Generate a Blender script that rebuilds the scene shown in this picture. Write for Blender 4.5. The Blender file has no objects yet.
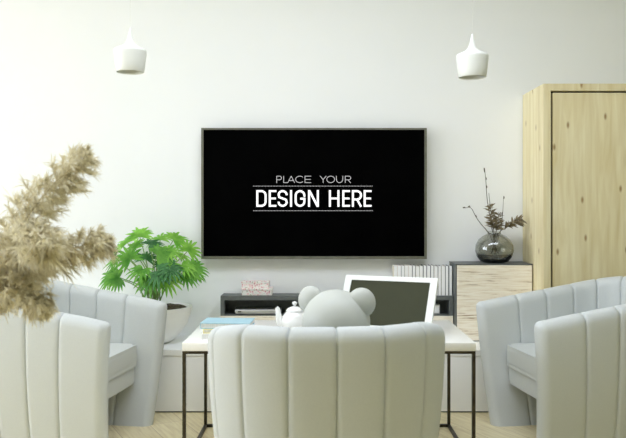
import bpy, bmesh, math, random
from mathutils import Vector, Matrix
C = bpy.context.scene.collection
PI = math.pi
R = math.radians
F, H, VX, VY = 750.0, 1.02, 318.0, 209.0       # focal length in px, eye height, vanishing point
def at(px, py, d):                              # photo pixel at distance d -> room point
    return Vector(((px - VX) * d / F, d, H - (py - VY) * d / F))

# ------------------------------------------------------------------ materials
def mat(name, col, rough=.5, metal=0, spec=.5, **kw):
    m = bpy.data.materials.new(name); m.use_nodes = True
    b = m.node_tree.nodes['Principled BSDF']
    b.inputs['Base Color'].default_value = (*col, 1)
    b.inputs['Roughness'].default_value = rough
    b.inputs['Metallic'].default_value = metal
    b.inputs['Specular IOR Level'].default_value = spec
    for k, v in kw.items():
        b.inputs[k.replace('_', ' ')].default_value = v
    return m
def nodes(m): return m.node_tree.nodes, m.node_tree.links, m.node_tree.nodes['Principled BSDF']
def noise_tint(m, c1, c2, scale=(1, 1, 1), nscale=8, detail=4, lo=.35, hi=.65, bump=0, bdist=.002, rough=.6):
    """two-tone noise colour in object space, optional bump"""
    n, l, b = nodes(m)
    tc = n.new('ShaderNodeTexCoord'); mp = n.new('ShaderNodeMapping'); mp.inputs['Scale'].default_value = scale
    t = n.new('ShaderNodeTexNoise'); t.inputs['Scale'].default_value = nscale; t.inputs['Detail'].default_value = detail
    t.inputs['Roughness'].default_value = rough
    r = n.new('ShaderNodeValToRGB')
    r.color_ramp.elements[0].position = lo; r.color_ramp.elements[0].color = (*c1, 1)
    r.color_ramp.elements[1].position = hi; r.color_ramp.elements[1].color = (*c2, 1)
    l.new(tc.outputs['Object'], mp.inputs['Vector']); l.new(mp.outputs[0], t.inputs['Vector'])
    l.new(t.outputs['Fac'], r.inputs['Fac']); l.new(r.outputs['Color'], b.inputs['Base Color'])
    if bump:
        bp = n.new('ShaderNodeBump'); bp.inputs['Strength'].default_value = bump; bp.inputs['Distance'].default_value = bdist
        l.new(t.outputs['Fac'], bp.inputs['Height']); l.new(bp.outputs[0], b.inputs['Normal'])
    return m, mp, t, r

M = {}
M['wall'] = noise_tint(mat('wall_paint', (.82, .83, .81), .9, spec=.2), (.87, .885, .875), (.885, .895, .885), nscale=1.5)[0]
M['ceiling'] = noise_tint(mat('ceiling_paint', (.8, .8, .78), .9, spec=.2), (.80, .80, .77), (.82, .82, .79), nscale=2)[0]
M['olive'] = noise_tint(mat('rear_wall_paint', (.4, .38, .28), .9, spec=.2), (.22, .235, .12), (.25, .265, .14), nscale=2)[0]
M['sage'] = noise_tint(mat('front_wall_paint', (.6, .61, .52), .9, spec=.2), (.40, .42, .28), (.43, .45, .31), nscale=2)[0]
M['fabric'] = noise_tint(mat('pale_upholstery', (.78, .8, .8), .62, spec=.35), (.57, .598, .590), (.595, .622, .614), nscale=260, detail=3, bump=.10, bdist=.0006)[0]
M['white_lacquer'] = noise_tint(mat('white_lacquer', (.85, .86, .84), .35), (.90, .91, .90), (.915, .925, .915), nscale=3)[0]
M['marble'] = noise_tint(mat('table_white', (.86, .85, .8), .25), (.86, .85, .80), (.90, .89, .85), nscale=4, detail=8)[0]
M['bronze'] = noise_tint(mat('dark_bronze', (.05, .042, .03), .4, .8), (.045, .038, .025), (.075, .065, .045), nscale=30)[0]
M['charcoal'] = noise_tint(mat('charcoal_board', (.06, .065, .062), .5), (.095, .105, .10), (.12, .13, .125), nscale=40)[0]
M['lamp'] = noise_tint(mat('lamp_white', (.84, .84, .8), .4), (.74, .75, .70), (.77, .78, .73), nscale=5)[0]
M['ceramic'] = noise_tint(mat('white_ceramic', (.86, .86, .84), .15), (.85, .855, .83), (.89, .89, .87), nscale=5)[0]
M['pot'] = noise_tint(mat('pot_glaze', (.78, .77, .72), .4), (.87, .87, .83), (.91, .91, .88), nscale=9)[0]
M['bear'] = noise_tint(mat('matte_vinyl', (.72, .74, .68), .5), (.50, .515, .47), (.525, .54, .495), nscale=4)[0]
M['soil'] = noise_tint(mat('soil', (.06, .04, .025), .95), (.03, .02, .013), (.16, .115, .075), nscale=70, bump=1, bdist=.01)[0]
M['silver'] = noise_tint(mat('brushed_silver', (.6, .6, .6), .35, .7), (.55, .56, .57), (.68, .69, .70), scale=(1, 30, 30), nscale=6)[0]
M['black'] = noise_tint(mat('black_plastic', (.01, .01, .01), .5), (.008, .008, .008), (.014, .014, .014), nscale=20)[0]
M['tvframe'] = noise_tint(mat('tv_frame_metal', (.12, .12, .09), .4, .6), (.19, .19, .15), (.24, .24, .195), nscale=20)[0]
M['tvscreen'] = noise_tint(mat('tv_screen', (.0, .0, .0), .6, spec=.02), (.0, .0, .0), (.0006, .0006, .0006), nscale=5)[0]
M['tabscreen'] = noise_tint(mat('dark_display', (.05, .05, .035), .65, spec=.15), (.044, .047, .025), (.049, .052, .029), nscale=5)[0]
M['page'] = noise_tint(mat('page_white', (.85, .85, .83), .8), (.78, .78, .75), (.88, .88, .86), scale=(60, 1, 1), nscale=8)[0]
M['spine'] = noise_tint(mat('white_spine', (.86, .865, .85), .6), (.91, .915, .90), (.94, .94, .93), nscale=30)[0]
for k, c in dict(grey=(.20, .21, .22), dark=(.05, .055, .06), cream=(.80, .74, .62), rose=(.72, .60, .60), mauve=(.32, .28, .36)).items():
    M['cover_' + k] = noise_tint(mat('cover_' + k, c, .6), tuple(x * .9 for x in c), tuple(min(1, x * 1.1) for x in c), nscale=40)[0]
M['blue'] = noise_tint(mat('cover_blue', (.33, .58, .70), .5), (.36, .57, .66), (.42, .63, .71), nscale=20)[0]
M['yellow'] = noise_tint(mat('cover_yellow', (.88, .80, .35), .5), (.86, .78, .33), (.92, .84, .42), nscale=20)[0]
M['stem'] = noise_tint(mat('green_stem', (.2, .35, .08), .5), (.16, .30, .06), (.30, .45, .14), nscale=20)[0]
M['twig'] = noise_tint(mat('twig_bark', (.06, .05, .035), .8), (.045, .036, .025), (.11, .095, .07), nscale=60)[0]
M['dryleaf'] = noise_tint(mat('dry_leaf', (.2, .16, .09), .7), (.13, .10, .05), (.29, .24, .14), nscale=60)[0]
M['straw'] = noise_tint(mat('straw_stem', (.5, .4, .22), .7), (.42, .34, .18), (.55, .46, .28), nscale=30)[0]
M['bulb'] = mat('frosted_bulb', (.8, .8, .76), .3)
M['terracotta'] = noise_tint(mat('floor_vase_glaze', (.6, .58, .52), .5), (.55, .53, .47), (.64, .62, .56), nscale=8)[0]

def leafy(name, c1, c2, ns, tr):
    m = noise_tint(mat(name, c1, .45, spec=.4), c1, c2, nscale=ns)[0]
    n, l, b = nodes(m); out = n['Material Output']
    t = n.new('ShaderNodeBsdfTranslucent'); mx = n.new('ShaderNodeMixShader'); mx.inputs[0].default_value = tr
    rmp = [x for x in n if x.bl_idname == 'ShaderNodeValToRGB'][0]
    l.new(rmp.outputs[0], t.inputs[0]); l.new(b.outputs[0], mx.inputs[1]); l.new(t.outputs[0], mx.inputs[2]); l.new(mx.outputs[0], out.inputs[0])
    return m
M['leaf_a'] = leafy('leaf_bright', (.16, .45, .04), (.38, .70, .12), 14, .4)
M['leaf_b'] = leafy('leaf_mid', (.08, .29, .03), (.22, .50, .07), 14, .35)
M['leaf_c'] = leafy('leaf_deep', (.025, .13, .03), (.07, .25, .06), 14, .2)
M['plume'] = leafy('pampas_plume', (.62, .56, .38), (.88, .84, .67), 16, .35)

# smoked glass
def glass():
    m = mat('smoked_glass', (.62, .64, .60), .0, Transmission_Weight=1, IOR=1.7)
    return noise_tint(m, (.66, .67, .62), (.70, .71, .66), nscale=4)[0]
M['glass'] = glass()

# timber of the tall cupboard: vertical staves with knots
def pine():
    m = mat('knotty_pine', (.7, .55, .32), .5, spec=.3); n, l, b = nodes(m)
    tc = n.new('ShaderNodeTexCoord'); mp = n.new('ShaderNodeMapping'); mp.inputs['Scale'].default_value = (14, 14, 1.2)
    t = n.new('ShaderNodeTexNoise'); t.inputs['Scale'].default_value = 2.2; t.inputs['Detail'].default_value = 6; t.inputs['Distortion'].default_value = .6
    r = n.new('ShaderNodeValToRGB'); e = r.color_ramp.elements
    e[0].position = .25; e[0].color = (.70, .585, .31, 1); e[1].position = .7; e[1].color = (.86, .785, .53, 1)
    # broad staves
    mp2 = n.new('ShaderNodeMapping'); mp2.inputs['Scale'].default_value = (9, 9, .5)
    t2 = n.new('ShaderNodeTexVoronoi'); t2.inputs['Scale'].default_value = 1.3
    mx = n.new('ShaderNodeMix'); mx.data_type = 'RGBA'; mx.blend_type = 'MULTIPLY'; mx.inputs[0].default_value = .35
    r2 = n.new('ShaderNodeValToRGB'); r2.color_ramp.elements[0].color = (.78, .76, .70, 1); r2.color_ramp.elements[1].color = (1, 1, 1, 1)
    # knots
    sx_ = n.new('ShaderNodeSeparateXYZ'); ad = n.new('ShaderNodeMath'); ad.operation = 'ADD'; cb = n.new('ShaderNodeCombineXYZ')
    l.new(tc.outputs['Object'], sx_.inputs[0]); l.new(sx_.outputs[0], ad.inputs[0]); l.new(sx_.outputs[1], ad.inputs[1]); l.new(ad.outputs[0], cb.inputs[0]); l.new(sx_.outputs[2], cb.inputs[1])
    mp3 = n.new('ShaderNodeMapping'); mp3.inputs['Scale'].default_value = (7.0, 2.9, 1)
    v = n.new('ShaderNodeTexVoronoi'); v.inputs['Scale'].default_value = 1.0; v.voronoi_dimensions = '2D'
    r3 = n.new('ShaderNodeValToRGB'); k = r3.color_ramp.elements
    k[0].position = .02; k[0].color = (.34, .20, .08, 1); k[1].position = .065; k[1].color = (1, 1, 1, 1)
    mx2 = n.new('ShaderNodeMix'); mx2.data_type = 'RGBA'; mx2.blend_type = 'MULTIPLY'; mx2.inputs[0].default_value = .8
    l.new(cb.outputs[0], mp3.inputs[0])
    for q in (mp, mp2): l.new(tc.outputs['Object'], q.inputs[0])
    l.new(mp.outputs[0], t.inputs['Vector']); l.new(t.outputs['Fac'], r.inputs[0])
    l.new(mp2.outputs[0], t2.inputs['Vector']); l.new(t2.outputs['Color'], r2.inputs[0])
    l.new(mp3.outputs[0], v.inputs['Vector']); l.new(v.outputs['Distance'], r3.inputs[0])
    l.new(r.outputs[0], mx.inputs[6]); l.new(r2.outputs[0], mx.inputs[7])
    l.new(mx.outputs[2], mx2.inputs[6]); l.new(r3.outputs[0], mx2.inputs[7]); l.new(mx2.outputs[2], b.inputs['Base Color'])
    return m
M['pine'] = pine()

# rough sawn oak with horizontal dark cracks
def oak():
    m = mat('rough_sawn_oak', (.7, .6, .45), .65, spec=.2); n, l, b = nodes(m)
    tc = n.new('ShaderNodeTexCoord'); mp = n.new('ShaderNodeMapping'); mp.inputs['Scale'].default_value = (3.4, 3.4, 58)
    t = n.new('ShaderNodeTexNoise'); t.inputs['Scale'].default_value = 2.0; t.inputs['Detail'].default_value = 7; t.inputs['Roughness'].default_value = .62; t.inputs['Distortion'].default_value = .5
    r = n.new('ShaderNodeValToRGB'); e = r.color_ramp.elements
    e[0].position = .30; e[0].color = (.36, .25, .15, 1); e[1].position = .56; e[1].color = (.92, .86, .73, 1)
    x = e.new(.42); x.color = (.82, .73, .57, 1)
    bp = n.new('ShaderNodeBump'); bp.inputs['Strength'].default_value = .6; bp.inputs['Distance'].default_value = .004
    l.new(tc.outputs['Object'], mp.inputs[0]); l.new(mp.outputs[0], t.inputs['Vector']); l.new(t.outputs['Fac'], r.inputs[0])
    l.new(r.outputs[0], b.inputs['Base Color']); l.new(t.outputs['Fac'], bp.inputs['Height']); l.new(bp.outputs[0], b.inputs['Normal'])
    return m
M['oak'] = oak()

def floor_mat():
    m = mat('pale_floorboards', (.7, .58, .4), .38, spec=.4); n, l, b = nodes(m)
    tc = n.new('ShaderNodeTexCoord')
    br = n.new('ShaderNodeTexBrick'); br.inputs['Scale'].default_value = 1; br.inputs['Brick Width'].default_value = 1.4; br.inputs['Row Height'].default_value = .16
    br.inputs['Mortar Size'].default_value = .0015; br.inputs['Mortar Smooth'].default_value = .1
    br.inputs['Color1'].default_value = (.88, .79, .53, 1); br.inputs['Color2'].default_value = (.82, .72, .465, 1); br.inputs['Mortar'].default_value = (.55, .44, .28, 1)
    mp = n.new('ShaderNodeMapping'); mp.inputs['Rotation'].default_value = (0, 0, R(62))
    mp2 = n.new('ShaderNodeMapping'); mp2.inputs['Scale'].default_value = (2, 22, 1)
    t = n.new('ShaderNodeTexNoise'); t.inputs['Scale'].default_value = 3; t.inputs['Detail'].default_value = 6
    r = n.new('ShaderNodeValToRGB'); r.color_ramp.elements[0].color = (.80, .76, .70, 1); r.color_ramp.elements[1].color = (1, 1, 1, 1)
    r.color_ramp.elements[0].position = .3; r.color_ramp.elements[1].position = .6
    mx = n.new('ShaderNodeMix'); mx.data_type = 'RGBA'; mx.blend_type = 'MULTIPLY'; mx.inputs[0].default_value = 1
    l.new(tc.outputs['Object'], mp.inputs[0]); l.new(mp.outputs[0], br.inputs['Vector']); l.new(mp.outputs[0], mp2.inputs[0]); l.new(mp2.outputs[0], t.inputs['Vector'])
    l.new(t.outputs['Fac'], r.inputs[0]); l.new(br.outputs['Color'], mx.inputs[6]); l.new(r.outputs[0], mx.inputs[7]); l.new(mx.outputs[2], b.inputs['Base Color'])
    return m
M['floor'] = floor_mat()

def floral():
    m = mat('floral_paper', (.85, .78, .76), .7); n, l, b = nodes(m)
    tc = n.new('ShaderNodeTexCoord'); v = n.new('ShaderNodeTexVoronoi'); v.inputs['Scale'].default_value = 75
    r = n.new('ShaderNodeValToRGB'); e = r.color_ramp.elements; r.color_ramp.interpolation = 'CONSTANT'
    e[0].position = 0; e[0].color = (.42, .20, .22, 1); e[1].position = .16; e[1].color = (.80, .50, .52, 1)
    x = e.new(.34); x.color = (.86, .72, .71, 1); y = e.new(.48); y.color = (.86, .84, .80, 1); z = e.new(.80); z.color = (.58, .55, .48, 1)
    l.new(tc.outputs['Object'], v.inputs['Vector']); l.new(v.outputs['Distance'], r.inputs[0]); l.new(r.outputs[0], b.inputs['Base Color'])
    return m
M['floral'] = floral()

def emit(name, col, s):
    m = bpy.data.materials.new(name); m.use_nodes = True; n = m.node_tree.nodes; n.clear()
    e = n.new('ShaderNodeEmission'); e.inputs[0].default_value = (*col, 1); e.inputs[1].default_value = s
    o = n.new('ShaderNodeOutputMaterial'); m.node_tree.links.new(e.outputs[0], o.inputs[0]); return m
M['letters'] = emit('lit_letters', (1, 1, 1), 1.5)
M['thin_letters'] = emit('lit_thin_letters', (1, 1, 1), .72)

# ------------------------------------------------------------------ building helpers
def obj(name, bm, m, parent=None, loc=None, smooth=None, rot=None):
    me = bpy.data.meshes.new(name)
    bmesh.ops.recalc_face_normals(bm, faces=bm.faces[:])
    bm.to_mesh(me); bm.free(); me.materials.append(m)
    if smooth is not None:
        for p in me.polygons: p.use_smooth = True
        me.set_sharp_from_angle(angle=R(smooth))
    o = bpy.data.objects.new(name, me); C.objects.link(o)
    if parent: o.parent = parent
    if loc is not None: o.location = loc
    if rot is not None: o.rotation_euler = rot
    return o
def tag(o, label, cat, group=None, kind=None):
    o['label'] = label; o['category'] = cat
    if group: o['group'] = group
    if kind: o['kind'] = kind
    return o
def thing(name, label, cat, loc=(0, 0, 0), rz=0, group=None):
    o = bpy.data.objects.new(name, None); C.objects.link(o); o.empty_display_size = .1
    o.location = loc; o.rotation_euler = (0, 0, rz)
    return tag(o, label, cat, group)
def dup(root, loc, rz, label):
    r = root.copy(); C.objects.link(r); r.location = loc; r.rotation_euler = (0, 0, rz); r['label'] = label
    for ch in root.children:
        c = ch.copy(); C.objects.link(c); c.parent = r
        for g in ch.children:
            d = g.copy(); C.objects.link(d); d.parent = c
    return r
def struct(name, bm, m, parent=None):
    o = obj(name, bm, m, parent)
    if not parent: o['kind'] = 'structure'
    return o
def box(bm, x0, x1, y0, y1, z0, z1, bev=0, seg=2, mtx=None):
    r = bmesh.ops.create_cube(bm, size=1, matrix=Matrix.Translation(((x0 + x1) / 2, (y0 + y1) / 2, (z0 + z1) / 2)) @ Matrix.Diagonal((x1 - x0, y1 - y0, z1 - z0, 1)))
    vs = r['verts']
    if bev:
        es = list({e for v in vs for e in v.link_edges})
        res = bmesh.ops.bevel(bm, geom=es, offset=bev, segments=seg, profile=.5, affect='EDGES')
        vs = list({v for f in res['faces'] for v in f.verts} | {v for v in vs if v.is_valid})
    if mtx: bmesh.ops.transform(bm, matrix=mtx, verts=vs)
    return bm
def B(*a, **k): return box(bmesh.new(), *a, **k)
def lathe(bm, prof, n=40, cx=0, cy=0):
    rings = []
    for r, z in prof:
        if r < 1e-6: rings.append([bm.verts.new((cx, cy, z))])
        else: rings.append([bm.verts.new((cx + r * math.cos(2 * PI * i / n), cy + r * math.sin(2 * PI * i / n), z)) for i in range(n)])
    for a, b in zip(rings, rings[1:]):
        for i in range(n):
            j = (i + 1) % n
            if len(a) == 1 and len(b) == 1: continue
            if len(a) == 1: bm.faces.new((a[0], b[j], b[i]))
            elif len(b) == 1: bm.faces.new((a[i], a[j], b[0]))
            else: bm.faces.new((a[i], a[j], b[j], b[i]))
    return bm
def tube(bm, pts, rads, n=8, cap=True):
    pts = [Vector(p) for p in pts]
    if not hasattr(rads, '__len__'): rads = [rads] * len(pts)
    rings = []; up = None
    for i, p in enumerate(pts):
        t = (pts[min(i + 1, len(pts) - 1)] - pts[max(i - 1, 0)]).normalized()
        if up is None: up = t.orthogonal().normalized()
        up = (up - t * up.dot(t)).normalized(); s = t.cross(up)
        rings.append([bm.verts.new(p + rads[i] * (up * math.cos(2 * PI * k / n) + s * math.sin(2 * PI * k / n))) for k in range(n)])
    for a, b in zip(rings, rings[1:]):
        for k in range(n): bm.faces.new((a[k], a[(k + 1) % n], b[(k + 1) % n], b[k]))
    if cap: bm.faces.new(rings[0][::-1]); bm.faces.new(rings[-1])
    return bm
def spline(pts, n):
    """Catmull-Rom through pts, n samples"""
    P = [Vector(p) for p in pts]; P = [2 * P[0] - P[1]] + P + [2 * P[-1] - P[-2]]; out = []
    for i in range(n):
        s = i / (n - 1) * (len(P) - 3); k = min(int(s), len(P) - 4); t = s - k
        a, b, c, d = P[k:k + 4]
        out.append(.5 * (2 * b + (c - a) * t + (2 * a - 5 * b + 4 * c - d) * t * t + (3 * b - a - 3 * c + d) * t ** 3))
    return out
def sstep(a, b, x):
    t = max(0, min(1, (x - a) / (b - a))); return t * t * (3 - 2 * t)
def ellipsoid(bm, c, r, seg=32, mtx=None):
    m = Matrix.Translation(c) @ (mtx or Matrix()) @ Matrix.Diagonal((*r, 1))
    bmesh.ops.create_uvsphere(bm, u_segments=seg, v_segments=seg // 2, radius=1, matrix=m); return bm
def extrude_outline(bm, pts, z0, z1, bev=0, seg=3):
    a = [bm.verts.new((x, y, z0)) for x, y in pts]; b = [bm.verts.new((x, y, z1)) for x, y in pts]
    n = len(pts); bm.faces.new(a[::-1]); bm.faces.new(b)
    for i in range(n): bm.faces.new((a[i], a[(i + 1) % n], b[(i + 1) % n], b[i]))
    if bev:
        es = [e for e in bm.edges if abs(e.verts[0].co.z - e.verts[1].co.z) < 1e-6]
        bmesh.ops.bevel(bm, geom=es, offset=bev, segments=seg, profile=.5, affect='EDGES')
    return bm

# ------------------------------------------------------------------ room
D = 4.2
XL, XR, YF, ZC = -5.4, 2.9, -3.0, 2.75
struct('floor', B(XL - .2, XR + .2, YF - .2, D + .2, -.12, 0), M['floor'])
KX0, KX1, KY0, KY1 = -1.5, 1.4, 1.65, 2.75                       # unseen roof opening over the seating, added to fill the back area with daylight
bm = bmesh.new()
box(bm, XL - .2, KX0, YF - .2, D + .2, ZC, ZC + .12); box(bm, KX1, XR + .2, YF - .2, D + .2, ZC, ZC + .12)
box(bm, KX0, KX1, YF - .2, KY0, ZC, ZC + .12); box(bm, KX0, KX1, KY1, D + .2, ZC, ZC + .12)
struct('ceiling', bm, M['ceiling'])
bm = bmesh.new()
for i in range(4):
    x = KX0 + (KX1 - KX0) * i / 3; box(bm, x - .025, x + .025, KY0, KY1, ZC + .05, ZC + .1)
for y in (KY0, KY1): box(bm, KX0, KX1, y - .025, y + .025, ZC + .05, ZC + .1)
struct('fill_roof_light', bm, M['white_lacquer'])  # frame bars of the added roof opening
struct('wall_back', B(XL - .2, XR + .2, D, D + .2, 0, ZC), M['wall'])
struct('wall_front', B(XL - .2, XR + .2, YF - .2, YF, 0, ZC), M['sage'])
struct('wall_right', B(XR, XR + .2, YF, D, 0, ZC), M['olive'])
WY0, WY1, WZ0, WZ1 = .25, 3.9, .06, 2.62
bm = bmesh.new()
box(bm, XL - .2, XL, YF, WY0, 0, ZC); box(bm, XL - .2, XL, WY1, D, 0, ZC)
box(bm, XL - .2, XL, WY0, WY1, 0, WZ0); box(bm, XL - .2, XL, WY0, WY1, WZ1, ZC)
struct('wall_left', bm, M['wall'])
bm = bmesh.new()
for y in (WY0, WY0 + (WY1 - WY0) / 3, WY0 + (WY1 - WY0) * 2 / 3, WY1): box(bm, XL - .13, XL - .07, y - .03, y + .03, WZ0, WZ1)
for z in (WZ0, WZ1): box(bm, XL - .13, XL - .07, WY0, WY1, z - .03, z + .03)
struct('window_1', bm, M['white_lacquer'])

# ------------------------------------------------------------------ tub armchairs
def make_armchair(label):
    t = thing('tub_armchair', label, 'armchair', group='channel-backed tub armchairs')
    T = .08; hw = .325; rc = .26; xf = .335; xs = -.10          # wall thickness, half width, corner radius, straight arm from xs to xf
    straight = xf - xs; arc = rc * PI / 2; flat = 2 * (hw - rc)
    L = 2 * (straight + arc) + flat
    ch0 = .145; nmid = 12
    bounds = [0, ch0] + [ch0 + (L - 2 * ch0) * i / nmid for i in range(1, nmid + 1)] + [L]
    fr = [0, .022, .05, .14, .3, .5, .7, .86, .95, .978]
    us = []
    for a, b in zip(bounds, bounds[1:]):
        for f in fr: us.append((a + (b - a) * f, f, b - a))
    us.append((L, 1.0, ch0))
    def centre(u):
        segs = [(straight, 'a'), (arc, 'b'), (flat, 'c'), (arc, 'd'), (straight, 'e')]
        for ln, k in segs:
            if u <= ln + 1e-9: break
            u -= ln
        if k == 'a': return Vector((xf - u, hw)), Vector((0, 1))
        if k == 'b':
            g = PI / 2 + u / rc; return Vector((xs + rc * math.cos(g), hw - rc + rc * math.sin(g))), Vector((math.cos(g), math.sin(g)))
        if k == 'c': return Vector((xs - rc, hw - rc - u)), Vector((-1, 0))
        if k == 'd':
            g = PI + u / rc; return Vector((xs + rc * math.cos(g), -(hw - rc) + rc * math.sin(g))), Vector((math.cos(g), math.sin(g)))
        return Vector((xs + u, -hw)), Vector((0, -1))
    prof = []                                                     # (offset, z fraction of straight wall, dz above it)
    for i in range(17): prof.append((1, i / 16, 0))
    for i in range(1, 8):
        g = PI * i / 8; prof.append((math.cos(g), 1, math.sin(g)))
    for i in range(15): prof.append((-1, 1 - i / 14, 0))
    bm = bmesh.new(); rings = []
    def ring(u, groove, squeeze, fwd):
        c, n = centre(u); hz = .575 + (.71 - .575) * sstep(.48, -.36, c.x)
        hz = .57 + .124 * max(0, min(1, (.37 - c.x) / .66))
        out = []
        for off, zf, dz in prof:
            rt = T / 2
            z = zf * (hz - rt) + dz * rt * (1 if squeeze >= 1 else (.35 + .65 * squeeze))
            tt = z / hz
            inward = .078 * (1 - tt) ** 2
            o = off * (rt * squeeze) + (groove if off > 0 else -groove) * (1 if abs(off) > .2 else 0) * min(1, squeeze) - inward
            zz = z + (groove if dz > .5 else 0)
            p = c + n * o
            w = sstep(-.1, .35, c.x)
            out.append(bm.verts.new((p.x + fwd + .045 * tt * w, p.y, max(0, zz))))
        return out
    tip = [(0.0, .040), (.2, .0392), (.4, .0367), (.6, .032), (.76, .026), (.88, .019), (.955, .0119), (.99, .0056)]
    for s, f in tip: rings.append(ring(0, -.004 * 0, s, f))
    for u, f, ln in us:
        d = min(f, 1 - f) * ln                                    # distance to the seam
        if u < 1e-6 or u > L - 1e-6: g = 0
        elif u < ch0 * .5 or u > L - ch0 * .5: g = .0012 * min(1, d / (ch0 * .5))
        else: g = -.0075 * (1 - min(1, d / .0045)) + .0012 * (1 - (2 * f - 1) ** 2)
        rings.append(ring(u, g, 1, 0))
    for s, f in tip[::-1]: rings.append(ring(L, 0, s, f))
    n = len(prof)
    for a, b in zip(rings, rings[1:]):
        for k in range(n): bm.faces.new((a[k], a[(k + 1) % n], b[(k + 1) % n], b[k]))
    bmesh.ops.remove_doubles(bm, verts=bm.verts[:], dist=1e-5)
    obj('shell', bm, M['fabric'], t, smooth=55)
    def seat_outline(w, x0, x1, rb, rf):
        pts = []
        for cx, cy, r, a0 in ((x1 - rf, w - rf, rf, 0), (x0 + rb, w - rb, rb, 90), (x0 + rb, -w + rb, rb, 180), (x1 - rf, -w + rf, rf, 270)):
            for i in range(9):
                g = R(a0 + 90 * i / 8); pts.append((cx + r * math.cos(g), cy + r * math.sin(g)))
        return pts
    bm = extrude_outline(bmesh.new(), seat_outline(.268, -.31, .300, .21, .035), .278, .377, .028, 5)
    obj('seat_cushion', bm, M['fabric'], t, smooth=50)
    bm = extrude_outline(bmesh.new(), seat_outline(.258, -.30, .290, .2, .03), .195, .277, .012, 3)
    obj('seat_base', bm, M['fabric'], t, smooth=50)
    return t
chair = make_armchair('pale grey tub armchair with its back to the viewer in front of the coffee table')
chair.location = (.018, 2.43, 0); chair.rotation_euler = (0, 0, R(95))
dup(chair, (-1.190, 3.36, 0), R(-8.5), 'pale grey tub armchair facing right in front of the potted plant')
dup(chair, (1.226, 3.36, 0), R(188.5), 'pale grey tub armchair facing left in front of the tall pine cupboard')

# ------------------------------------------------------------------ coffee table
tx = .043; ty0, ty1 = 2.93, 3.53
t = thing('coffee_table', 'white-topped coffee table with thin dark metal frame between the armchairs', 'table', (tx, (ty0 + ty1) / 2, 0))
hx, hy = .575, (ty1 - ty0) / 2
obj('tabletop', B(-hx, hx, -hy, hy, .464, .497, .003), M['marble'], t, smooth=40)
bw = .0065
for sx in (-1, 1):
    for sy in (-1, 1):
        obj('leg', B(sx * (hx - .006) - bw, sx * (hx - .006) + bw, sy * (hy - .02) - bw, sy * (hy - .02) + bw, 0, .464), M['bronze'], t)
for sx in (-1, 1):
    x = sx * (hx - .006)
    for z in (.0065, .4575): obj('side_rail', B(x - bw, x + bw, -hy + .0265, hy - .0265, z - bw, z + bw), M['bronze'], t)
for sy in (-1, 1):
    y = sy * (hy - .02)
    for z in (.0065, .4575): obj('long_rail', B(-hx + .0125, hx - .0125, y - bw, y + bw, z - bw, z + bw), M['bronze'], t)
TT = .497

# books on the table
def flat_book(label, c, w, d, h, rz, z, m):
    t = thing('book', label, 'book', (c[0], c[1], z), rz, 'books lying on the coffee table')
    bm = bmesh.new(); box(bm, -w / 2, w / 2, -d / 2, d / 2, 0, .003); box(bm, -w / 2, w / 2, -d / 2, d / 2, h - .003, h); box(bm, -w / 2, -w / 2 + .003, -d / 2, d / 2, .003, h - .003)
    obj('cover', bm, m, t); obj('pages', B(-w / 2 + .003, w / 2 - .004, -d / 2 + .004, d / 2 - .004, .003, h - .003), M['page'], t)
flat_book('white hardback at the bottom of the book stack on the coffee table', (-.368, 3.075), .20, .16, .026, R(3), TT, M['spine'])
flat_book('yellow book sandwiched between the white and the blue book', (-.367, 3.073), .19, .15, .018, R(2), TT + .026, M['yellow'])
flat_book('light blue book on top of the stack on the coffee table', (-.368, 3.068), .20, .15, .023, R(-3), TT + .044, M['blue'])

# teapot
tp = thing('teapot', 'small white ceramic teapot on the coffee table left of the bear', 'teapot', (-.098, 3.16, TT), R(180))
pr = [(0, 0), (.034, 0), (.037, .004), (.046, .016), (.055, .036), (.057, .052), (.052, .070), (.042, .084), (.036, .090), (.035, .094), (.031, .092)]
obj('pot_body', lathe(bmesh.new(), pr, 32), M['ceramic'], tp, smooth=50)
sp = spline([(.048, 0, .035), (.064, 0, .050), (.068, 0, .075), (.072, 0, .100), (.078, 0, .108)], 14)
obj('spout', tube(bmesh.new(), sp, [.017 - .009 * i / 13 for i in range(14)], 14), M['ceramic'], tp, smooth=50)
hd = spline([(-.046, 0, .078), (-.075, 0, .086), (-.092, 0, .062), (-.078, 0, .034), (-.050, 0, .026)], 18)
obj('handle', tube(bmesh.new(), hd, .006, 10), M['ceramic'], tp, smooth=50)
lid = obj('lid', lathe(bmesh.new(), [(.037, .0945), (.036, .098), (.028, .106), (.012, .112), (0, .113)], 32), M['ceramic'], tp, smooth=50)
obj('knob', lathe(bmesh.new(), [(0, .111), (.006, .112), (.005, .117), (.011, .124), (.010, .131), (0, .135)], 20), M['ceramic'], lid, smooth=60)

# tilted white-framed display
a = R(23); tl = R(31)
W_, L_ = .41, .258
t = thing('display', 'white-framed dark screen tilted back on the coffee table', 'screen', (.265, 3.10, TT), -a)
rotm = Matrix.Rotation(-tl, 4, 'X')
bm = bmesh.new(); bz = .030; bt = .022; th = .014
def tilt(bm): bmesh.ops.transform(bm, matrix=Matrix.Translation((0, 0, .006)) @ rotm, verts=bm.verts[:]); return bm
box(bm, -W_ / 2, W_ / 2, -th, 0, 0, bz); box(bm, -W_ / 2, W_ / 2, -th, 0, L_ - bt, L_)
box(bm, -W_ / 2, -W_ / 2 + bz, -th, 0, bz, L_ - bt); box(bm, W_ / 2 - bz, W_ / 2, -th, 0, bz, L_ - bt)
box(bm, -W_ / 2 + bz, W_ / 2 - bz, -.006, 0, bz, L_ - bt)
obj('frame', tilt(bm), M['lamp'], t)
obj('screen', tilt(B(-W_ / 2 + bz, W_ / 2 - bz, -.010, -.007, bz, L_ - bt)), M['tabscreen'], t)
bm = bmesh.new(); y1 = .165 * math.sin(tl); z1 = .165 * math.cos(tl)
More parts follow.
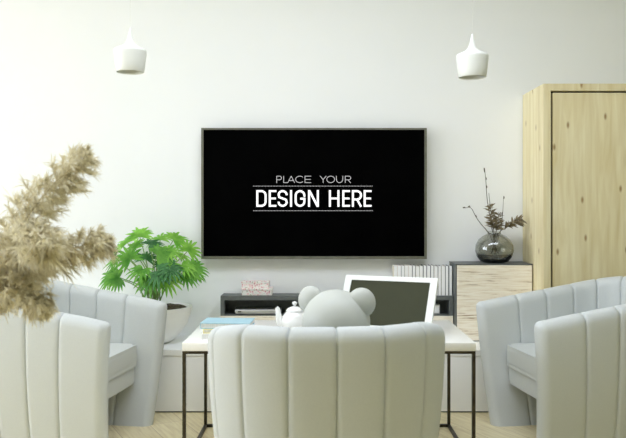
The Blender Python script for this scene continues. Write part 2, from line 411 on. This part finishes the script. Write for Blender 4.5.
tube(bm, [(-.06, .205, .004), (-.05, y1 + .002, z1), (.05, y1 + .002, z1), (.06, .205, .004), (-.06, .205, .004)], .004, 8)
obj('stand', bm, M['white_lacquer'], t)

# ------------------------------------------------------------------ toy bear on the near armchair
t = thing('toy_bear', 'smooth off-white toy bear seated on the near armchair with round ears above its back', 'toy', (.060, 2.49, .377), R(-20))
bm = bmesh.new()
obj('body', lathe(bm, [(0, .0), (.055, .0), (.082, .018), (.09, .06), (.084, .115), (.066, .165), (.045, .20), (0, .21)], 32), M['bear'], t, smooth=60)
bm = ellipsoid(bmesh.new(), (0, 0, .268), (.114, .104, .108), 48)
hdp = obj('head', bm, M['bear'], t, smooth=60)
for s in (-1, 1):
    g = Matrix.Rotation(s * R(8), 4, 'Z')
    bm = ellipsoid(bmesh.new(), (s * .088, .0, .336), (.047, .030, .049), 32, g)
    obj('ear', bm, M['bear'], hdp, smooth=60)
obj('muzzle', ellipsoid(bmesh.new(), (0, .093, .245), (.042, .028, .032), 24), M['bear'], hdp, smooth=60)
for s in (-1, 1):
    obj('eye', ellipsoid(bmesh.new(), (s * .042, .094, .285), (.007, .005, .008), 16), M['black'], hdp, smooth=60)
    bm = tube(bmesh.new(), spline([(s * .066, .0, .165), (s * .098, .018, .125), (s * .098, .06, .085), (s * .085, .09, .075)], 14), [.024 + .010 * math.sin(PI * i / 13) for i in range(14)], 16)
    obj('arm', bm, M['bear'], t, smooth=60)
    bm = tube(bmesh.new(), spline([(s * .048, .02, .042), (s * .060, .08, .040), (s * .066, .13, .040), (s * .068, .15, .045)], 14), [.036 + .003 * i / 13 for i in range(14)], 18)
    ellipsoid(bm, (s * .068, .15, .050), (.036, .022, .048), 24)
    obj('leg', bm, M['bear'], t, smooth=60)

# ------------------------------------------------------------------ white bench along the wall
t = thing('low_bench', 'long low white bench along the back wall carrying the cabinets', 'bench', (0, 3.975, 0))
BZ = .315
obj('bench_top', B(-1.45, 1.14, -.225, .222, BZ - .03, BZ, .002), M['white_lacquer'], t)
obj('bench_front', B(-1.44, 1.13, -.221, .222, .008, BZ - .03), M['white_lacquer'], t)
obj('plinth', B(-1.43, 1.12, -.212, .222, 0, .008), M['charcoal'], t)

# low media unit
x0, x1, yf = -.528, .7325, 4.062
t = thing('media_unit', 'low oak media unit with open charcoal shelf under the television', 'media unit', (0, yf, BZ))
z0, z1, zt = 0, .442 - BZ, .549 - BZ
dp = D - yf - .004
obj('carcass', B(x0, x1, .012, dp, z0, z1), M['oak'], t)
for i in range(3):
    a_ = x0 + (x1 - x0) * i / 3; b_ = x0 + (x1 - x0) * (i + 1) / 3
    obj('drawer_front', B(a_ + .0012, b_ - .0012, 0, .011, z0 + .002, z1 - .001), M['oak'], t)
bm = bmesh.new()
box(bm, x0, x1, 0, dp, zt - .023, zt); box(bm, x0, x1, 0, dp, z1, z1 + .005)
box(bm, x0, x0 + .021, 0, dp, z1 + .005, zt - .023); box(bm, x1 - .021, x1, 0, dp, z1 + .005, zt - .023)
box(bm, x0 + .021, x1 - .021, dp - .006, dp, z1 + .005, zt - .023)
obj('open_shelf', bm, M['charcoal'], t)
SZ = .442 + .005; ST = .549
t = thing('media_player', 'slim silver media player inside the open charcoal shelf', 'media player', (-.325, 4.118, SZ))
obj('casing', B(-.125, .125, -.045, .045, .003, .026, .003), M['silver'], t)
obj('button', B(-.109, -.092, -.047, -.045, .012, .018), M['black'], t)
for sx in (-1, 1): obj('foot', B(sx * .1 - .008, sx * .1 + .008, -.03, .03, 0, .003), M['black'], t)
t = thing('speaker', 'small pale box standing in the right end of the open shelf', 'speaker', (.646, 4.115, SZ))
obj('casing', B(-.02, .02, -.02, .02, 0, .052, .002), M['silver'], t)
obj('front_panel', B(-.015, .015, -.022, -.020, .005, .047), M['white_lacquer'], t)

# floral boxes
def fbox(label, c, w, d, h, rz):
    t = thing('keepsake_box', label, 'box', c, rz, 'pink floral boxes on the media unit')
    obj('box_body', B(-w / 2, w / 2, -d / 2, d / 2, 0, h * .72, .0015), M['floral'], t)
    obj('lid', B(-w / 2 - .002, w / 2 + .002, -d / 2 - .002, d / 2 + .002, h * .72, h, .0015), M['floral'], t)
fbox('pink floral paper box lying directly on the media unit', (-.334, 4.13, ST), .166, .085, .039, R(2))
fbox('smaller pink floral paper box on top of the other floral box', (-.343, 4.135, ST + .039), .147, .07, .036, R(-2))

# upright books
random.seed(5)
look = [('cream', 'white'), ('rose', 'white'), ('grey', 'white'), ('cream', 'white'), ('rose', 'white'), ('dark', 'white'), ('cream', 'white'), ('grey', 'white'), ('dark', 'white'),
        ('mauve', 'white'), ('dark', 'white'), ('rose', 'white'), ('dark', 'white'), ('cream', 'white'), ('dark', 'white'), ('dark', 'white')]
ordn = ['first', 'second', 'third', 'fourth', 'fifth', 'sixth', 'seventh', 'eighth', 'ninth', 'tenth', 'eleventh', 'twelfth']
bx0, bx1, nb = .413, .7325, 16
pit = (bx1 - bx0) / nb
cn = dict(cream='cream', rose='dusty pink', grey='grey', dark='dark', mauve='mauve')
for i in range(nb):
    cov = look[i][0]; hgt = .160 + random.uniform(-.002, .003)
    if i == nb - 1: lab = 'white-spined upright book with %s covers, touching the taller oak cabinet' % cn[cov]
    elif i == 0: lab = 'white-spined upright book with %s covers, at the open left end of the row' % cn[cov]
    elif i < 10: lab = 'white-spined upright book with %s covers, %s from the left end of the row' % (cn[cov], ordn[i])
    else: lab = 'white-spined upright book with %s covers, %s from the oak cabinet end' % (cn[cov], ordn[nb - 1 - i])
    t = thing('upright_book', lab, 'book', (bx0 + pit * (i + .5), 4.085, ST), 0, 'white books standing on the media unit')
    w = pit - .0006; c = .0026 if cov == 'dark' else .0018 if cov in ('grey', 'mauve') else .0012
    obj('spine', B(-w / 2 + c, w / 2 - c, 0, .002, 0, hgt, .0004), M['spine'], t)
    bm = bmesh.new(); box(bm, -w / 2, -w / 2 + c, .0004, .092, 0, hgt); box(bm, w / 2 - c, w / 2, .0004, .092, 0, hgt)
    obj('cover', bm, M['cover_' + cov], t)
    obj('pages', B(-w / 2 + c, w / 2 - c, .002, .088, .003, hgt - .003), M['page'], t)

# taller oak cabinet
cx0, cx1, cyf, CZ = .736, 1.141, 3.985, .728
t = thing('sideboard_cabinet', 'taller oak-fronted charcoal cabinet between the books and the pine cupboard', 'cabinet', (cx0, cyf, BZ))
w = cx1 - cx0; h = CZ - BZ
obj('body', B(0, w, .016, D - cyf - .004, 0, h - .006), M['charcoal'], t)
obj('cabinet_top', B(-.003, w, .0, D - cyf - .004, h - .006, h, .001), M['charcoal'], t)
obj('door', B(.005, w - .003, 0, .015, .006, h - .0075, .001), M['oak'], t)

# ------------------------------------------------------------------ tall pine cupboard
t = thing('cupboard', 'tall knotty pine cupboard with flush framed door at the right wall end', 'cupboard', (1.145, 3.81, 0))
w, hh, dpt = 1.0, 1.657, D - 3.81 - .004
bm = bmesh.new()
box(bm, 0, .038, 0, dpt, 0, hh, .001); box(bm, w - .038, w, 0, dpt, 0, hh, .001)
box(bm, .038, w - .038, 0, dpt, hh - .036, hh, .001); box(bm, .038, w - .038, 0, dpt, 0, .05, .001)
obj('frame', bm, M['pine'], t)
obj('back_panel', B(.038, w - .038, dpt - .012, dpt, .05, hh - .036), M['black'], t)
obj('door', B(.049, w - .049, .004, .026, .06, hh - .046, .001), M['pine'], t)
obj('reveal', B(.038, w - .038, .030, .034, .05, hh - .036), M['black'], t)

# ------------------------------------------------------------------ television
tvd = 4.14
c = at(314, 193.5, tvd); w, h = 225.5 * tvd / F, 131 * tvd / F
t = thing('television', 'large wall-mounted television with black screen showing white lettering', 'television', (c.x, tvd, c.z))
bm = bmesh.new(); b = .0125
box(bm, -w / 2, w / 2, -.004, .034, -h / 2, -h / 2 + b * 1.2); box(bm, -w / 2, w / 2, -.004, .034, h / 2 - b * .8, h / 2)
box(bm, -w / 2, -w / 2 + b, -.004, .034, -h / 2 + b * 1.2, h / 2 - b * .8); box(bm, w / 2 - b, w / 2, -.004, .034, -h / 2 + b * 1.2, h / 2 - b * .8)
obj('frame', bm, M['tvframe'], t)
obj('screen', B(-w / 2 + b, w / 2 - b, .002, .03, -h / 2 + b * 1.2, h / 2 - b * .8), M['tvscreen'], t)
obj('wall_mount', B(-.25, .25, .03, D - tvd - .002, -.2, .2), M['black'], t)
def tvp(px, py): return ((px - 314) * tvd / F, -(py - 193.5) * tvd / F)
def stroke(bm, pts, wd, y=-.0008):
    """flat ribbon of width wd (px) through 2-D pixel points with mitred joints"""
    P = [Vector(p) for p in pts]; closed = (P[0] - P[-1]).length < 1e-6
    if closed: P = P[:-1]
    n = len(P); Lf = []; Rt = []
    for i in range(n):
        a_ = P[(i - 1) % n] if (closed or i > 0) else None; b_ = P[(i + 1) % n] if (closed or i < n - 1) else None
        d1 = (P[i] - a_).normalized() if a_ is not None else None; d2 = (b_ - P[i]).normalized() if b_ is not None else None
        d1 = d1 or d2; d2 = d2 or d1
        n1 = Vector((-d1.y, d1.x)); n2 = Vector((-d2.y, d2.x)); m = (n1 + n2).normalized(); k = wd / 2 / max(.45, m.dot(n1))
        Lf.append(P[i] + m * k); Rt.append(P[i] - m * k)
    vv = []
    for q in (Lf, Rt): vv.append([bm.verts.new((tvp(*p)[0], y, tvp(*p)[1])) for p in q])
    for i in range(n if closed else n - 1):
        j = (i + 1) % n; bm.faces.new((vv[0][i], vv[0][j], vv[1][j], vv[1][i]))
def arcpts(cx, cy, rx, ry, a0, a1, n=10): return [(cx + rx * math.cos(R(a0 + (a1 - a0) * i / n)), cy - ry * math.sin(R(a0 + (a1 - a0) * i / n))) for i in range(n + 1)]
def letter(bm, ch, x0, x1, y0, y1, s):
    l, r, tp_, bt = x0 + s / 2, x1 - s / 2, y0 + s / 2, y1 - s / 2; mid = (y0 + y1) / 2; cx = (l + r) / 2; rx = (r - l) / 2
    st = lambda p, k=s: stroke(bm, p, k)
    if ch in 'DEHLNPR': st([(l, y0), (l, y1)])
    if ch == 'I': st([(cx, y0), (cx, y1)])
    if ch == 'E':
        for y in (tp_, mid, bt): st([(l, y), (x1 - (.06 * (x1 - x0) if y == mid else 0), y)], s * .92)
    if ch == 'L': st([(l, bt), (x1, bt)])
    if ch == 'H': st([(r, y0), (r, y1)]); st([(l, mid), (r, mid)], s * .92)
    if ch == 'N': st([(r, y0), (r, y1)]); st([(l + s * .1, y0 + s * .2), (r - s * .1, y1 - s * .2)], s * 1.05)
    q = min(rx * 1.0, (bt - tp_) / 2)
    if ch == 'D': st([(l, tp_)] + arcpts(r - q, tp_ + q, q, q, 90, 0) + arcpts(r - q, bt - q, q, q, 0, -90) + [(l, bt)])
    if ch in 'O': st(arcpts(cx, tp_ + q, rx, q, 180, 0, 16) + arcpts(cx, bt - q, rx, q, 0, -180, 16) + [(l, tp_ + q)] if bt - tp_ > 2 * q + .1 else arcpts(cx, mid, rx, (bt - tp_) / 2, 0, 360, 28))
    if ch == 'C': st(arcpts(cx, mid, rx, (bt - tp_) / 2, 42, 318, 24))
    if ch == 'G': st(arcpts(cx, tp_ + q, rx, q, 8, 180, 14)[:0] + [(r, tp_ + q + 1.2)] + arcpts(cx, tp_ + q, rx, q, 0, 180, 14) + arcpts(cx, bt - q, rx, q, 180, 360, 14) + [(r, mid + s * .1), (cx + s * .1, mid + s * .1)])
    if ch == 'S':
        ry = (mid - tp_) / 2
        st([(r, tp_ + ry + .4)] + arcpts(cx, tp_ + ry, rx, ry, 0, 180, 12) + [(l + .6, mid - ry * .35), (cx, mid), (r - .6, mid + ry * .35)] + arcpts(cx, bt - ry, rx, ry, 0, -180, 12) + [(l, bt - ry - .4)])
    if ch in 'PR':
        yb = mid + (.06 * (y1 - y0)); ry = (yb - tp_) / 2; k = min(rx * 1.0, ry)
        st([(l, tp_)] + arcpts(r - k, tp_ + k, k, k, 90, 0, 8) + arcpts(r - k, yb - k, k, k, 0, -90, 8) + [(l, yb)])
        if ch == 'R': st([(cx + rx * .05, yb), (r + s * .05, y1)])
    if ch == 'A': st([(l - s * .1, y1), (cx, y0 + s * .3)]); st([(cx, y0 + s * .3), (r + s * .1, y1)]); st([(l + rx * .42, y0 + (y1 - y0) * .66), (r - rx * .42, y0 + (y1 - y0) * .66)])
    if ch == 'Y': st([(l, y0), (cx, mid + .3)]); st([(r, y0), (cx, mid + .3)]); st([(cx, mid), (cx, y1)])
    if ch == 'U': st([(l, y0), (l, bt - q)] + arcpts(cx, bt - q, rx, q, 180, 360, 14) + [(r, y0)])
k = 626 / 150
big = [('D', 68, 111), ('E', 120, 152), ('S', 157, 199), ('I', 207, 219), ('G', 228, 273), ('N', 284, 329), ('H', 371, 415), ('E', 427, 459), ('R', 467, 509), ('E', 516, 549)]
for word in (big[:6], big[6:]):
    bm = bmesh.new()
    for ch, a_, b_ in word: letter(bm, ch, 240 + a_ / k, 240 + b_ / k, 190.1, 206.8, 2.02)
    obj('lettering', bm, M['letters'], t)
small = [('P', 152, 174), ('L', 181, 199), ('A', 198, 229), ('C', 231, 268), ('E', 270, 297), ('Y', 333, 361), ('O', 361, 396), ('U', 401, 430), ('R', 438, 463)]
for word in (small[:5], small[5:]):
    bm = bmesh.new()
    for ch, a_, b_ in word: letter(bm, ch, 240 + a_ / k, 240 + b_ / k, 175.9, 182.9, .55)
    obj('lettering', bm, M['thin_letters'], t)
for yy in (186.1, 210.7):
    bm = bmesh.new(); x = 253.2
    while x < 373: stroke(bm, [(x, yy), (x + .8, yy)], .6); x += 1.5
    obj('dotted_line', bm, M['thin_letters'], t)

# ------------------------------------------------------------------ pendant lamps
def pendant(label, px, py, d):
    p = at(px, py, d)
    t = thing('pendant_lamp', label, 'pendant lamp', (p.x, p.y, p.z), 0, 'white pendant lamps')
    pr = [(.0545, .004), (.057, 0), (.059, .003), (.0635, .035), (.0675, .070), (.0690, .086), (.0685, .093), (.065, .098), (.052, .104), (.036, .111), (.024, .119), (.0165, .130), (.0115, .148), (.0075, .168), (.0045, .184), (.0, .185)]
    inn = [(.0, .168), (.009, .130), (.030, .106), (.060, .095), (.0645, .086), (.059, .035), (.0545, .004)]
    sh = obj('lamp_shade', lathe(bmesh.new(), inn + pr, 48), M['lamp'], t, smooth=45)
    top = ZC - p.z
    obj('cord', tube(bmesh.new(), [(0, 0, .184), (0, 0, top)], .0008, 8), M['lamp'], t)
    obj('ceiling_rose', lathe(bmesh.new(), [(0, top - .03), (.02, top - .03), (.045, top - .008), (.045, top), (0, top)], 32), M['lamp'], t, smooth=40)
    obj('bulb', lathe(bmesh.new(), [(0, .045), (.018, .052), (.027, .07), (.022, .082), (.012, .094), (.008, .125), (0, .127)], 20), M['bulb'], t, smooth=60)
pendant('white pendant lamp hanging above the potted plant', 130.2, 72.3, 3.2)
pendant('white pendant lamp hanging above the glass vase', 472.3, 77.6, 3.2)

# ------------------------------------------------------------------ potted fan palm
random.seed(11)
pc = Vector(((152 - VX) * 3.97 / F, 3.972, BZ))
t = thing('potted_palm', 'bushy green fan palm in a cream bowl pot on the bench', 'plant', pc)
pr = [(0, .0), (.085, 0), (.11, .012), (.15, .05), (.185, .10), (.203, .15), (.208, .19), (.200, .192), (.196, .19), (.19, .155), (.0, .15)]
obj('pot', lathe(bmesh.new(), pr, 56), M['pot'], t, smooth=50)
bm = bmesh.new(); n = 40; rings = []
for i in range(9):
    r = .192 * i / 8
    rings.append([(r * math.cos(2 * PI * j / n), r * math.sin(2 * PI * j / n), .172 + .012 * random.random() + (.01 * (1 - i / 8))) for j in range(n)])
vs = [[bm.verts.new(p) for p in rg] for rg in rings[1:]]; c0 = bm.verts.new((0, 0, .185))
for j in range(n): bm.faces.new((c0, vs[0][j], vs[0][(j + 1) % n]))
for a_, b_ in zip(vs, vs[1:]):
    for j in range(n): bm.faces.new((a_[j], a_[(j + 1) % n], b_[(j + 1) % n], b_[j]))
obj('soil', bm, M['soil'], t)
def fan_leaf(parent, base, hub, nrm, out, rad, m):
    """petiole from base to hub, then a pleated fan of leaflets"""
    mid = (base + hub) / 2 + Vector((0, 0, .03)) + Vector((hub.x, hub.y, 0)) * -.15
    bm = tube(bmesh.new(), spline([base, mid, hub], 10), [.004 - .0015 * i / 9 for i in range(10)], 6)
    st = obj('stalk', bm, M['stem'], parent, smooth=60)
    nrm = nrm.normalized(); out = (out - nrm * out.dot(nrm)).normalized(); side = nrm.cross(out)
    bm = bmesh.new(); nl = random.randint(12, 15); spread = R(random.uniform(105, 128))
    for k in range(nl):
        f = k / (nl - 1) * 2 - 1; g = f * spread
        d = out * math.cos(g) + side * math.sin(g); sd = nrm.cross(d)
        ln = rad * (1 - .28 * abs(f) ** 1.6) * random.uniform(.9, 1.08)
        prev = None
        for j, (s, wv) in enumerate(((0, .0018), (.25, .0066), (.5, .0080), (.72, .0064), (.88, .0036), (1, .0004))):
            dr = -.24 * ln * s ** 2.4 * (1 + .3 * math.sin(k * 2.1))
            p = hub + d * (ln * s * (1 - .1 * s)) + nrm * (.10 * ln * s) + Vector((0, 0, dr))
            wv *= rad / .105
            cur = [bm.verts.new(p + sd * wv + nrm * wv * .45), bm.verts.new(p), bm.verts.new(p - sd * wv + nrm * wv * .45)]
            if prev:
                for q in (0, 1): bm.faces.new((prev[q], prev[q + 1], cur[q + 1], cur[q]))
            prev = cur
    me_o = obj('leaf', bm, m, st, smooth=80)
spots = []
for px, py, dy in [(128, 246, 0), (140, 240, .06), (173, 243, .04), (157, 258, -.16), (187, 254, .0), (150, 248, -.05), (168, 255, -.12), (181, 268, -.15), (131, 262, -.14), (143, 272, -.19), (158, 274, -.21),
                   (170, 272, -.20), (184, 277, -.13), (192, 271, -.05), (118, 263, -.03), (113, 279, -.05), (120, 280, -.10), (150, 281, -.20), (165, 280, -.2), (136, 252, .1), (160, 243, .12), (178, 258, .12), (120, 252, .12), (190, 276, .04), (146, 262, .0), (165, 266, .0)]:
    spots.append((px, py, dy))
ctr = at(152, 285, 3.97) - pc
for i, (px, py, dy) in enumerate(spots):
    hub = at(px, py, 3.97 + dy) - pc
    dirv = (hub - ctr); hor = Vector((hub.x, hub.y, 0))
    nrm = Vector((dirv.x * .8, dirv.y * 1.0 - .22, .10 + .45 * random.random())) + Vector((random.uniform(-.12, .12), random.uniform(-.12, .05), 0))
    out = dirv.normalized() + Vector((random.uniform(-.4, .4), random.uniform(-.3, .3), -.05))
    b0 = Vector((random.uniform(-.035, .035), random.uniform(-.035, .035), .175))
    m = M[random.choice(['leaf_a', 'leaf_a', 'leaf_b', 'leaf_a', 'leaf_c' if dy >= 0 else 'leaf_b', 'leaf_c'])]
    hub = hub * 1.02 - ctr * .02 + Vector((0, 0, .012))
    fan_leaf(t, b0, hub, nrm, out, random.uniform(.090, .118), m)

# ------------------------------------------------------------------ smoked glass vase and dried branches
vp = Vector(((494.3 - VX) * 4.085 / F, 4.085, CZ))
t = thing('glass_vase', 'round smoked glass vase on the taller oak cabinet', 'vase', vp)
outp = [(0, 0), (.055, 0), (.075, .008), (.094, .032), (.1035, .065), (.101, .095), (.086, .125), (.062, .145), (.040, .155), (.033, .162), (.036, .170)]
innp = [(.033, .170), (.030, .161), (.037, .152), (.060, .141), (.083, .121), (.097, .094), (.099, .066), (.090, .036), (.072, .022), (0, .020)]
obj('vase_body', lathe(bmesh.new(), outp + innp, 56), M['glass'], t, smooth=60)
random.seed(3)
vm = vp + Vector((0, 0, .162))
def branch(label, pts, r0, twigs=(), leaves=None, buds=()):
    t = thing('dried_branch', label, 'branch', pts[0], 0, 'dried branches in the glass vase')
    o = Vector(pts[0]); path = [p - o for p in spline(pts, 26)]; r0 *= 1.25
    bm = tube(bmesh.new(), path, [r0 * (1 - .6 * i / 25) for i in range(26)], 7)
    for k, dv in twigs:
        p = path[k]; tube(bm, [p, p + dv * .6, p + dv], [r0 * .6, r0 * .5, r0 * .3], 6)
    obj('twig', bm, M['twig'], t, smooth=60)
    for k in buds:
        p = path[k]; d = (path[min(k + 1, 25)] - path[k - 1]).normalized()
        off = d.orthogonal() * random.choice((-1, 1)) * .003
        bm = bmesh.new(); ellipsoid(bm, p + off + d * .004, (.0036, .0036, .008), 10, d.to_track_quat('Z', 'Y').to_matrix().to_4x4()); obj('bud', bm, M['twig'], t, smooth=70)
    if leaves:
        a_, b_, num = leaves; bm = bmesh.new()
        for i in range(num):
            f = a_ + (b_ - a_) * i / num; k = min(24, int(f * 25)); p = path[k].lerp(path[k + 1], f * 25 - k)
            tg = (path[k + 1] - path[k]).normalized(); s = Vector((random.gauss(0, 1), random.gauss(0, .8), random.gauss(0, 1))); s = (s - tg * s.dot(tg)).normalized()
            d = (tg * .75 + s).normalized(); sd = d.cross(Vector((random.gauss(0, 1), random.gauss(0, 1), random.gauss(0, 1)))).normalized()
            ln = random.uniform(.032, .055); prev = None
            for q, wv in ((0, .001), (.3, .0048), (.6, .0042), (1, .0004)):
                c_ = p + d * ln * q + Vector((0, 0, -.012 * q * q)); cur = [bm.verts.new(c_ + sd * wv), bm.verts.new(c_ - sd * wv)]
                if prev: bm.faces.new((prev[0], prev[1], cur[1], cur[0]))
                prev = cur
        obj('foliage', bm, M['dryleaf'], t)
V = lambda px, py, dy=0: at(px, py, 4.085 + dy)
base = lambda dx, dy: vp + Vector((dx, dy, .045))
branch('tallest bare twig in the glass vase, straight with dark buds at its tip', [base(.01, .01), V(492.5, 232), V(487.3, 200, .01), V(485.8, 180, .01), V(484.6, 168, .01)], .0024, buds=(24, 23, 19, 16), twigs=((22, Vector((-.004, 0, .02))),))
branch('bare crooked twig bending left out of the glass vase', [base(.02, -.01), V(489, 234), V(481, 224, -.02), V(476, 217, -.03), V(471, 208, -.03), V(465, 208, -.03)], .0022, buds=(25, 21, 15), twigs=((21, Vector((-.003, 0, .012))),))
branch('thin bare twig with single bud rising beside the leafy sprigs', [base(-.01, .02), V(500, 233, .01), V(502.5, 215, .02), V(503.6, 196, .02)], .0017, buds=(24, 17, 12))
branch('upright sprig of narrow brown leaves in the middle of the glass vase', [base(.0, -.02), V(494, 233, -.01), V(491.5, 218, -.01), V(488.8, 193, -.01)], .0024, leaves=(.42, .84, 72))
branch('leaning sprig of narrow brown leaves bending right toward the pine cupboard', [base(-.02, -.005), V(499, 233), V(506, 228, -.015), V(515, 221, -.02), V(521.5, 219.5, -.02)], .0022, leaves=(.45, 1.0, 60))
branch('short bushy sprig of brown leaves low over the vase rim', [base(.0, .0), V(495.5, 234, -.01), V(498, 226, -.02), V(498.5, 212, -.02)], .002, leaves=(.45, .95, 46))

# ------------------------------------------------------------------ pampas grass in a floor vase left of the frame
vc = Vector((-1.07, 2.12, 0))
t = thing('floor_vase', 'tall stone-coloured floor vase holding the pampas stems', 'vase', vc)
obj('vase_body', lathe(bmesh.new(), [(0, 0), (.07, 0), (.085, .02), (.105, .14), (.11, .26), (.095, .40), (.06, .50), (.052, .55), (.062, .58), (.056, .58), (.046, .55), (.054, .50), (.085, .40), (.098, .26), (.094, .14), (.07, .03), (0, .03)], 40), M['terracotta'], t, smooth=60)
def pampas(label, pts, widths, ntuft, seed, foot):
    rnd = random.Random(seed)
    p0 = vc + Vector((foot[0], foot[1], .035)); mouth = vc + Vector((foot[0] * .5, foot[1] * .5, .57))
    t = thing('pampas_stem', label, 'dried grass', p0, 0, 'pampas stems in the floor vase')
    pts = [Vector(p) for p in pts]
    low = spline([p0, mouth, pts[0]], 16)
    obj('stem', tube(bmesh.new(), [p - p0 for p in low] + [p - p0 for p in spline(pts, 24)[1:]], [.0035] * 16 + [.003 * (1 - .8 * i / 22) for i in range(23)], 7), M['straw'], t, smooth=60)
    path = spline(pts, 61); bm = bmesh.new()
    for i in range(ntuft):
        f = (i + rnd.random()) / ntuft; k = min(59, int(f * 60)); p = path[k]; tg = (path[k + 1] - path[k]).normalized()
        w = widths[0] + (widths[1] - widths[0]) * f; w *= min(1, (1.06 - f) * 5) * rnd.uniform(.7, 1.15)
        g = i * 2.39996 + rnd.uniform(-.4, .4); u = tg.orthogonal().normalized(); v = tg.cross(u)
        rad = u * math.cos(g) + v * math.sin(g)
        bd = (tg * rnd.uniform(.55, .95) + rad).normalized()        # small side branch of the plume
        nb_ = 50; curl = rad * rnd.uniform(-.2, .3) + Vector((0, 0, -.35))
        for b_ in range(nb_):
            s = rnd.random() ** .7; q = p + bd * (w * s * .85) + curl * (w * s * s * .35)
            d = (bd * rnd.uniform(.5, 1.0) + tg * rnd.uniform(.1, .7) + Vector((rnd.gauss(0, .42), rnd.gauss(0, .42), rnd.gauss(0, .42)))).normalized()
            ln = rnd.uniform(.016, .036) * (.6 + w / .06 * .5); sd = d.cross(Vector((rnd.gauss(0, 1), rnd.gauss(0, 1), rnd.gauss(0, 1)))).normalized()
            dro = Vector((0, 0, -ln * rnd.uniform(.1, .5))); prev = None
            for z_, wv in ((0, .0008), (.45, .0017), (1, .0003)):
                c_ = q + d * ln * z_ + dro * z_ * z_ - p0; cur = [bm.verts.new(c_ + sd * wv), bm.verts.new(c_ - sd * wv)]
                if prev: bm.faces.new((prev[0], prev[1], cur[1], cur[0]))
                prev = cur
    obj('plume', bm, M['plume'], t)
A = at
pampas('tallest pampas plume arching up to the right', [A(-22, 318, 2.05), A(0, 268, 2.02), A(22, 225, 2.0), A(52, 186, 1.98), A(90, 153, 1.97)], (.100, .070), 120, 1, (.0, .0))
pampas('pampas plume pointing right toward the potted palm', [A(-25, 300, 2.0), A(8, 272, 1.95), A(45, 256, 1.92), A(80, 246, 1.9), A(106, 241, 1.89)], (.070, .055), 90, 2, (.03, -.02))
pampas('pampas plume curling toward the viewer in the middle of the bunch', [A(-30, 300, 2.0), A(0, 268, 1.93), A(22, 246, 1.88), A(38, 240, 1.83), A(48, 250, 1.79)], (.078, .06), 80, 3, (.0, -.035))
pampas('lowest pampas plume drooping over the near left armchair', [A(-40, 318, 2.0), A(-15, 294, 1.93), A(10, 286, 1.88), A(30, 296, 1.85), A(46, 310, 1.83)], (.062, .036), 80, 4, (.035, .02))
pampas('short thick pampas plume at the left edge of the bunch', [A(-40, 330, 2.1), A(-22, 300, 2.08), A(0, 283, 2.05), A(22, 268, 2.0), A(44, 262, 1.98)], (.072, .055), 80, 5, (-.03, .02))

# ------------------------------------------------------------------ daylight and camera
wd = bpy.data.worlds.new('World'); bpy.context.scene.world = wd; wd.use_nodes = True
bg = wd.node_tree.nodes['Background']; bg.inputs[0].default_value = (.86, .92, 1.05, 1); bg.inputs[1].default_value = 8.0
def area(name, loc, rot, sx, sy, portal=True, e=0, col=(1, 1, 1)):
    l = bpy.data.lights.new(name, 'AREA'); l.shape = 'RECTANGLE'; l.size = sx; l.size_y = sy; l.energy = e; l.color = col
    if portal: l.cycles.is_portal = True
    o = bpy.data.objects.new(name, l); C.objects.link(o); o.location = loc; o.rotation_euler = rot; return o
area('window_portal', (XL - .21, (WY0 + WY1) / 2, (WZ0 + WZ1) / 2), (0, R(-90), 0), WZ1 - WZ0, WY1 - WY0)
area('fill_roof_light_portal', ((KX0 + KX1) / 2, (KY0 + KY1) / 2, ZC + .125), (0, 0, 0), KX1 - KX0, KY1 - KY0)  # guides sky light through the added roof opening
cam = bpy.data.cameras.new('camera'); co = bpy.data.objects.new('camera', cam); C.objects.link(co)
co.location = (0, 0, H); co.rotation_euler = (R(90), 0, 0)
cam.sensor_width = 36; cam.lens = F / 626 * 36; cam.shift_x = (313 - VX) / 626; cam.shift_y = (VY - 219) / 626
cam.dof.use_dof = True; cam.dof.focus_distance = 4.0; cam.dof.aperture_fstop = 5.6
cam.clip_start = .05
S = bpy.context.scene
S.camera = co
S.view_settings.view_transform = 'Standard'; S.view_settings.look = 'None'; S.view_settings.gamma = 1; S.view_settings.exposure = -.18
S.view_settings.use_curve_mapping = False
S.cycles.use_denoising = True
S.cycles.max_bounces = 12; S.cycles.diffuse_bounces = 8; S.cycles.transmission_bounces = 10
S.cycles.caustics_refractive = True; S.cycles.sample_clamp_indirect = 10
